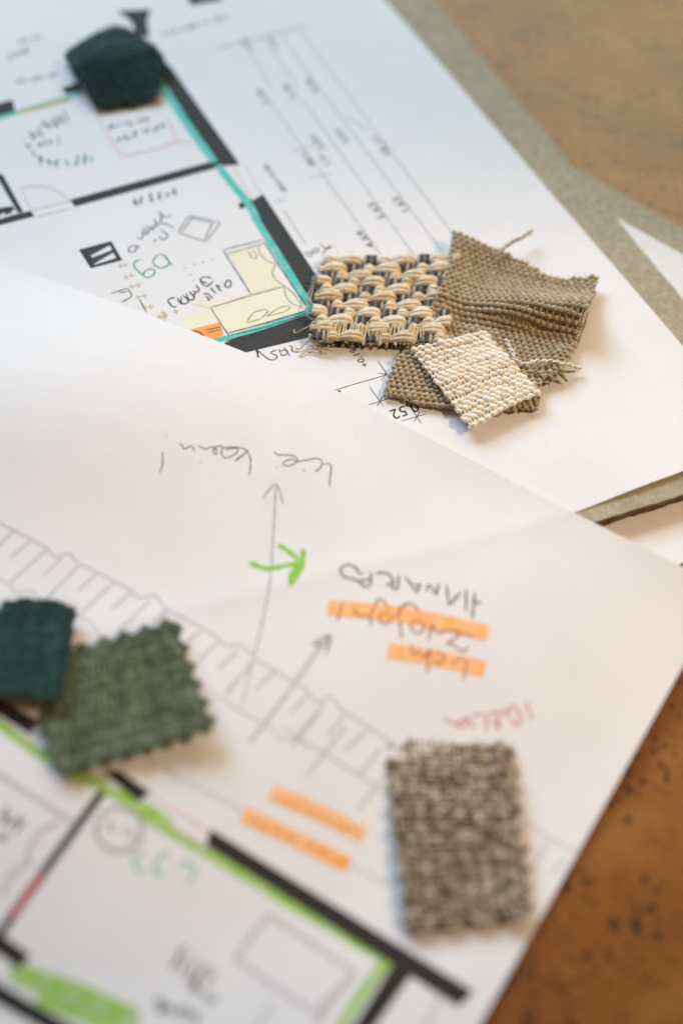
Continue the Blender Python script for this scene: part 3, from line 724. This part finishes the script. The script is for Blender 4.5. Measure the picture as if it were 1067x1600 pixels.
lu = np.linalg.norm(PB.c[1] - PB.c[0]); lv = np.linalg.norm(PB.c[3] - PB.c[0]); pr = lv / NR; pc = lu / NC
OFF = [3, 2, 0, 1]
for j in range(NR):
    t = np.linspace(-0.25, NC + 0.25, NC * 10); v0 = (j + .5) / NR
    off = OFF[j % 4]
    ph = ((t - off - .5) / 4) % 1.0; dd = np.minimum(ph, 1 - ph) * 4            # distance in columns to the dark warp centre
    over = sstep(dd, 0.35, 0.95)
    bnd = (off + 2.0); pb = ((t - bnd) / 4) % 1.0; db = np.minimum(pb, 1 - pb) * 4
    pinch = 1 - 0.34 * np.exp(-(db / 0.24) ** 2) * 0.8
    pos = ((t - off - .5) % 4); lump = np.where(pos < 1.5, np.sin(np.clip((pos - .45) / 1.05, 0, 1) * math.pi) * .72, np.sin(np.clip((pos - 1.5) / 2.05, 0, 1) * math.pi)) * over
    V, Fc = [], []; js = rng.normal(0, .06)
    for q in (-1, 0, 1):
        rad = pr * (0.262 + 0.025 * rng.normal()) * (0.80 + .34 * lump)
        lat = q * pr * 0.31 * (0.55 + 0.30 * over + .3 * lump) * pinch + 0.04 * pr * np.sin(t * 2.2 + q * 2 + j)
        u = t / NC; v = v0 + js / NR + lat / lv
        z = 0.0016 * (over - .5) + 0.0013 * lump + (0.0004 if q == 0 else 0) + 0.0001 * np.sin(t * 3.1 + q)
        Nn = PB.nor(u, v); C = PB.pos(u, v) + Nn * z[:, None]
        tube(V, Fc, C, Nn, rad * (.72 + .28 * over) * pinch, rad * (.72 + .28 * over) * pinch * .95, 8)
    mesh_obj('weft_yarn', V, Fc, M['straw'], SB)
for c in range(NC):
    t = np.linspace(-0.25, NR + 0.2, NR * 10); V, Fc, mi = [], [], []
    jj = np.clip(np.floor(t).astype(int), 0, NR - 1)
    top_ = np.array([1.0 if (c - OFF[j % 4]) % 4 == 0 else 0.0 for j in range(NR)])
    up_ = np.interp(t, np.arange(NR) + .5, top_)
    up_ = sstep(up_, 0.1, 0.75)
    for q in range(4):
        rad = pc * 0.14; u = (c + .5 + (q - 1.5) * .23 + .03 * rng.normal()) / NC + 0 * t; v = t / NR
        z = 0.0028 * (up_ - .45) + (0.0002 if q in (1, 2) else 0)
        Nn = PB.nor(u, v); C = PB.pos(u, v) + Nn * z[:, None]
        f0 = len(Fc); tube(V, Fc, C, Nn, rad, rad, 6); mi += [[0, 1, 0, 2][(q + c) % 4]] * (len(Fc) - f0)
    mesh_obj('warp_yarn', V, Fc, None, SB, mats=[M['dark1'], M['dark2'], M['dark3']], mi=mi)
for c in range(1, NC):
    t = np.linspace(0, NR, NR * 12)
    on = np.array([1.0 if (c - OFF[j % 4] - 2) % 4 == 0 else 0.0 for j in range(NR)])
    up_ = sstep(np.interp(t, np.arange(NR) + .5, on), 0.25, .7)
    u = c / NC + 0 * t; v = t / NR; Nn = PB.nor(u, v); C = PB.pos(u, v) + Nn * (0.0026 * up_ - 0.0010)[:, None]
    V, Fc = [], []; tube(V, Fc, C, Nn, 0.00022, 0.00022, 5); mesh_obj('binder_thread', V, Fc, M['straw_thin'], SB)
mesh_obj('ground_cloth', [PB.pos(u, v) - np.array([0, 0, .0014]) for u, v in ((.02, .02), (.98, .02), (.98, .97), (.02, .97))], [(0, 1, 2, 3)], M['dark2'], SB)
for q in range(2):
    pts = []
    for i in range(26):
        u = 0.03 + i * 0.032; hi = i % 2 == 0
        pts.append(PB.pos(u + rng.normal(0, .008) + q * .012, (0.84 if hi else 1.02) + rng.normal(0, .012)) + np.array([0, 0, 0.0034 if hi else 0.0010]))
    C = catmull(np.array(pts), 6); V, Fc = [], []; tube(V, Fc, C, np.tile([0, 0, 1.], (len(C), 1)), 0.00027, 0.00027, 5)
    mesh_obj('overlock_thread', V, Fc, M['overlock'], SB)
M['fray'] = yarn_mat('frayed_grey_thread', [rgb(150, 150, 140), rgb(206, 204, 190)], 500, .3)
for pts, zs, m_ in (([(498, 505), (478, 512), (463, 520), (459, 516)], [.0105, .012, .0105, .0096], 'straw_thin'), ([(492, 478), (484, 472), (489, 450), (493, 430)], [.011, .012, .0115, .0105], 'fray'),
                    ([(490, 500), (481, 494), (480, 478), (487, 460)], [.011, .012, .0115, .0105], 'fray'), ([(500, 540), (482, 532), (470, 545), (462, 543)], [.0105, .010, .0094, .0093], 'straw_thin'), ([(520, 548), (500, 545), (478, 546)], [.011, .0098, .0093], 'straw_thin'),
                    ([(515, 540), (505, 552), (480, 549), (466, 556)], [.0115, .0098, .0094, .0092], 'straw_thin'), ([(485, 495), (478, 482), (482, 460), (488, 442), (489, 432)], [.0108, .0115, .0112, .0105, .010], 'fray')):
    loose('frayed_thread', SB, pts, zs, 0.00022, M[m_], 1, 40, .0002)
fibres(SB, PB, np.array([(0, 0), (1, 0), (1, 1), (0, 1.)]), 420, 0.0045, 0.00006, M['straw_thin'], .7, .0012)

# ---- taupe cloth with a fold
M['taupe'] = yarn_mat('taupe_yarn', [rgb(160, 142, 112), rgb(190, 173, 142), rgb(214, 199, 170)], 600, .3, .25)
def h_taupe(u, v):
    vr = 0.385 - 0.03 * u + 0.03 * np.sin(u * 3.2)
    d = v - vr
    ridge = np.where(d < 0, np.exp(-(d / 0.15) ** 2), np.exp(-(d / 0.062) ** 2)) * (0.0028 + 0.0052 * sstep(u, 0.15, 0.8))
    valley = -0.0016 * np.exp(-((v - vr - .15) / .06) ** 2) * sstep(u, .3, .7)
    overb = 0.0026 * (1 - sstep(u, 0.02, 0.30)) * (1 - sstep(v, 0.45, 0.75))
    edge = 0.0020 * sstep(u, .75, 1.0) * (1 - sstep(v, .7, 1)) + 0.0010 * (1 - sstep(v, 0, .12))
    rip = 0.0003 * np.sin(9 * u + 5 * v + 1) * (1 - sstep(v, .6, .9))
    return 0.0012 + np.maximum(0, ridge + valley + overb + edge + rip)
PT = Patch([(708, 384), (929, 446), (840, 647), (606, 618)], ZB, h_taupe)
ST = swatch('taupe_swatch', PT, 'folded taupe woven cloth lying between the straw basket weave and the cream patch')
ot = [(705, 382), (740, 390), (775, 396), (815, 418), (860, 440), (905, 446), (930, 446), (925, 470), (915, 500), (905, 535), (893, 565), (872, 592), (845, 600), (838, 645), (800, 644), (760, 655), (700, 642), (650, 634), (608, 622), (604, 600), (612, 575), (645, 535), (668, 500), (688, 465), (698, 430)]
pt = weave(ST, PT, 46, 38, ot, M['taupe'], M['taupe'], 0.00036, 0.00075, 0.00028, 0.00066, .06, .0012, 7, 6, .16, .82, .32)
base_cloth(ST, PT, pt, M['taupe'], 0.0004)
fibres(ST, PT, pt, 420, 0.0028, 0.000045, M['taupe'], .55, .0008)
loose('loose_yarn', ST, [(770, 400), (795, 383), (812, 372), (832, 360)], [.0135, .014, .014, .0135], 0.00065, M['taupe'], 2, 60, .0003)
loose('loose_yarn', ST, [(895, 500), (906, 510), (905, 517)], [.014, .012, .0105], 0.0007, M['taupe'], 2, 20, .0003)
loose('loose_yarn', ST, [(612, 590), (601, 612), (604, 620), (610, 612)], [.0105, .0105, .0100, .0105], 0.00055, M['taupe'], 2, 30, .0003)
for k_ in range(7):
    x0, y0 = 840 + 5 * k_, 590 - k_ * 1.2
    loose('loose_yarn', ST, [(x0 - 12, y0 - 8), (x0 + rng.normal(0, 3), y0 - 3), (x0 + 6 + rng.normal(0, 5), y0 + 1 + rng.normal(0, 4)), (x0 + 12 + rng.normal(0, 5), y0 + 4 + rng.normal(0, 6))], [.011, .0125, .0118, .0105], 0.0006, M['taupe'], 2, 26, .0006)

# ---- white loose thread on the taupe cloth
M['white_thread'] = yarn_mat('off_white_thread', [rgb(232, 228, 216), rgb(250, 248, 242)], 500, 0, .3)
wt = loose('loose_thread', None, [(790, 530), (797, 542), (803, 556), (812, 568), (838, 564), (868, 566), (890, 570), (897, 572), (907, 575)], [.0150, .0150, .0146, .0142, .0142, .0140, .0125, .0118, .0112], 0.00058, M['white_thread'], 2, 120, .0004)
tag(wt, 'off white loose thread straggling over the lower edge of the taupe cloth', 'thread')

# ---- cream patch
M['cream'] = yarn_mat('cream_yarn', [rgb(244, 230, 204), rgb(252, 246, 232), rgb(255, 253, 248)], 420, .25, .3, .55, 4200)
M['cream_dark'] = yarn_mat('cream_warp', [rgb(238, 222, 190), rgb(250, 240, 216)], 500, .3, .2)
def h_cream(u, v):
    return 0.0004 + 0.0008 * np.sin(u * 2.6) + 0.0007 * sstep(v, .2, .45) * (1 - sstep(v, .45, .75)) + 0.0006 * (1 - sstep(v, 0, .2))
PC = Patch([(641, 549), (757, 522), (843, 617), (734, 672)], ZB + 0.0030, h_cream)
SC = swatch('cream_swatch', PC, 'small cream woven patch lying on top of the taupe cloth')
pcv = weave(SC, PC, 22, 18, None, M['cream_dark'], M['cream'], 0.00038, 0.00084, 0.00028, 0.00042, .10, .0008, 7, 6, .26, .75, .12)
base_cloth(SC, PC, pcv, M['cream_dark'], 0.0003, 24)
fibres(SC, PC, pcv, 260, 0.0022, 0.00004, M['cream'], .6, .0008)

# ---- dark green cloth at the back
M['bottle'] = yarn_mat('bottle_green_yarn', [rgb(5, 44, 40), rgb(14, 62, 58), rgb(42, 88, 86)], 500, .5, .35)
def h_bottle(u, v):
    return 0.0012 + 0.0050 * np.clip(np.minimum((v + .05) / 0.50, (1.0 - v) / 0.45) - .5 * np.abs(u - .55 + .3 * (v - .5)) + .22, 0, 1.1) + 0.0012 * np.sin(u * 5) * np.sin(v * 4)
PG = Patch([(105, 75), (215, 48), (262, 140), (150, 178)], ZB, h_bottle)
SG = swatch('dark_green_swatch', PG, 'arched dark bottle green fabric piece on the back plan near its teal corner')
og = [(82, 108), (116, 84), (164, 48), (196, 52), (214, 62), (236, 84), (266, 112), (250, 124), (249, 157), (200, 167), (150, 172), (134, 148), (114, 132)]
og = pinked(og, [0] * 13, 1.5)
pg = weave(SG, PG, 30, 34, og, M['bottle'], M['bottle'], 0.00055, 0.00065, 0.0004, 0.0004, .1, .001, 6, 4)
base_cloth(SG, PG, pg, M['bottle'], 0.0002, 36, .99)
fibres(SG, PG, pg, 200, .003, .00006, M['bottle'], .6)

# ---- green pinked cloth and dark teal cloth on the front plan
ZF = float(onto([(190, 1100)], h_front)[0][2])
M['sage'] = yarn_mat('sage_green_yarn', [rgb(70, 84, 62), rgb(102, 118, 92), rgb(146, 160, 136)], 300, .75, .3)
hsag = lambda u, v: 0.0016 + 0.0014 * sstep(u, .6, 1) + 0.0010 * np.sin(3 * v + 2 * u) ** 2
PS = Patch([(108, 1012), (276, 974), (344, 1152), (78, 1226)], ZF, hsag)
SS = swatch('sage_green_swatch', PS, 'sage green linen piece with zigzag pinked edges, partly under the dark teal piece')
osg = pinked([(112, 1018), (276, 978), (338, 1150), (98, 1216), (54, 1142)], [5, 6, 7, 3, 3], 6)
ps = weave(SS, PS, 44, 42, osg, M['sage'], M['sage'], 0.00036, 0.00040, 0.00020, 0.00020, .1, .0, 6, 4, .25)
base_cloth(SS, PS, ps, M['sage'], 0.0001, 60, .99)
fibres(SS, PS, ps, 300, .0025, .00006, M['sage'], .7)
M['teal_cloth'] = yarn_mat('dark_teal_yarn', [rgb(12, 48, 45), rgb(26, 66, 62), rgb(60, 104, 96)], 350, .5, .35)
hdk = lambda u, v: 0.0030 + 0.0018 * sstep(u, .0, .7) + 0.0012 * sstep(v, .2, .7)
PD = Patch([(-8, 956), (121, 962), (101, 1112), (-34, 1098)], ZF, hdk)
SD = swatch('dark_teal_swatch', PD, 'dark teal fabric piece overlapping the sage green piece at the left edge')
od = pinked([(10, 950), (70, 952), (121, 965), (112, 1040), (98, 1112), (40, 1106), (-34, 1088), (-20, 1010)], [1, 1, 3, 2, 2, 2, 2, 2], 1.5)
pd = weave(SD, PD, 32, 32, od, M['teal_cloth'], M['teal_cloth'], 0.00038, 0.00042, 0.00022, 0.00022, .08, .0012, 6, 4)
base_cloth(SD, PD, pd, M['teal_cloth'], 0.0001, 40, .99)
fibres(SD, PD, pd, 260, .003, .00006, M['teal_cloth'], .75)

# ---- brown boucle cloth on the front plan
ZT = float(onto([(700, 1300)], h_front)[0][2])
M['boucle'] = yarn_mat('brown_grey_boucle', [rgb(78, 62, 48), rgb(134, 116, 94), rgb(180, 166, 142), rgb(226, 218, 200)], 480, .2, .3, .9, 1500, 3.2)
hbo = lambda u, v: 0.0017 + 0.0010 * sstep(u, .7, 1) + 0.0008 * np.sin(4 * v + u)
PN = Patch([(597, 1160), (799, 1174), (828, 1440), (626, 1462)], ZT, hbo)
SN = swatch('brown_boucle_swatch', PN, 'brown and grey nubbly swatch with scalloped edges beside the lime marked walls')
on_ = pinked([(596, 1158), (799, 1172), (829, 1436), (634, 1460)], [5, 9, 4, 9], 5)
pn = weave(SN, PN, 23, 30, on_, M['boucle'], M['boucle'], 0.00068, 0.00074, 0.00060, 0.00060, .10, .0, 6, 5, .3)
base_cloth(SN, PN, pn, M['boucle'], 0.0002, 60, .99)
fibres(SN, PN, pn, 260, .0022, .00007, M['boucle'], .6)
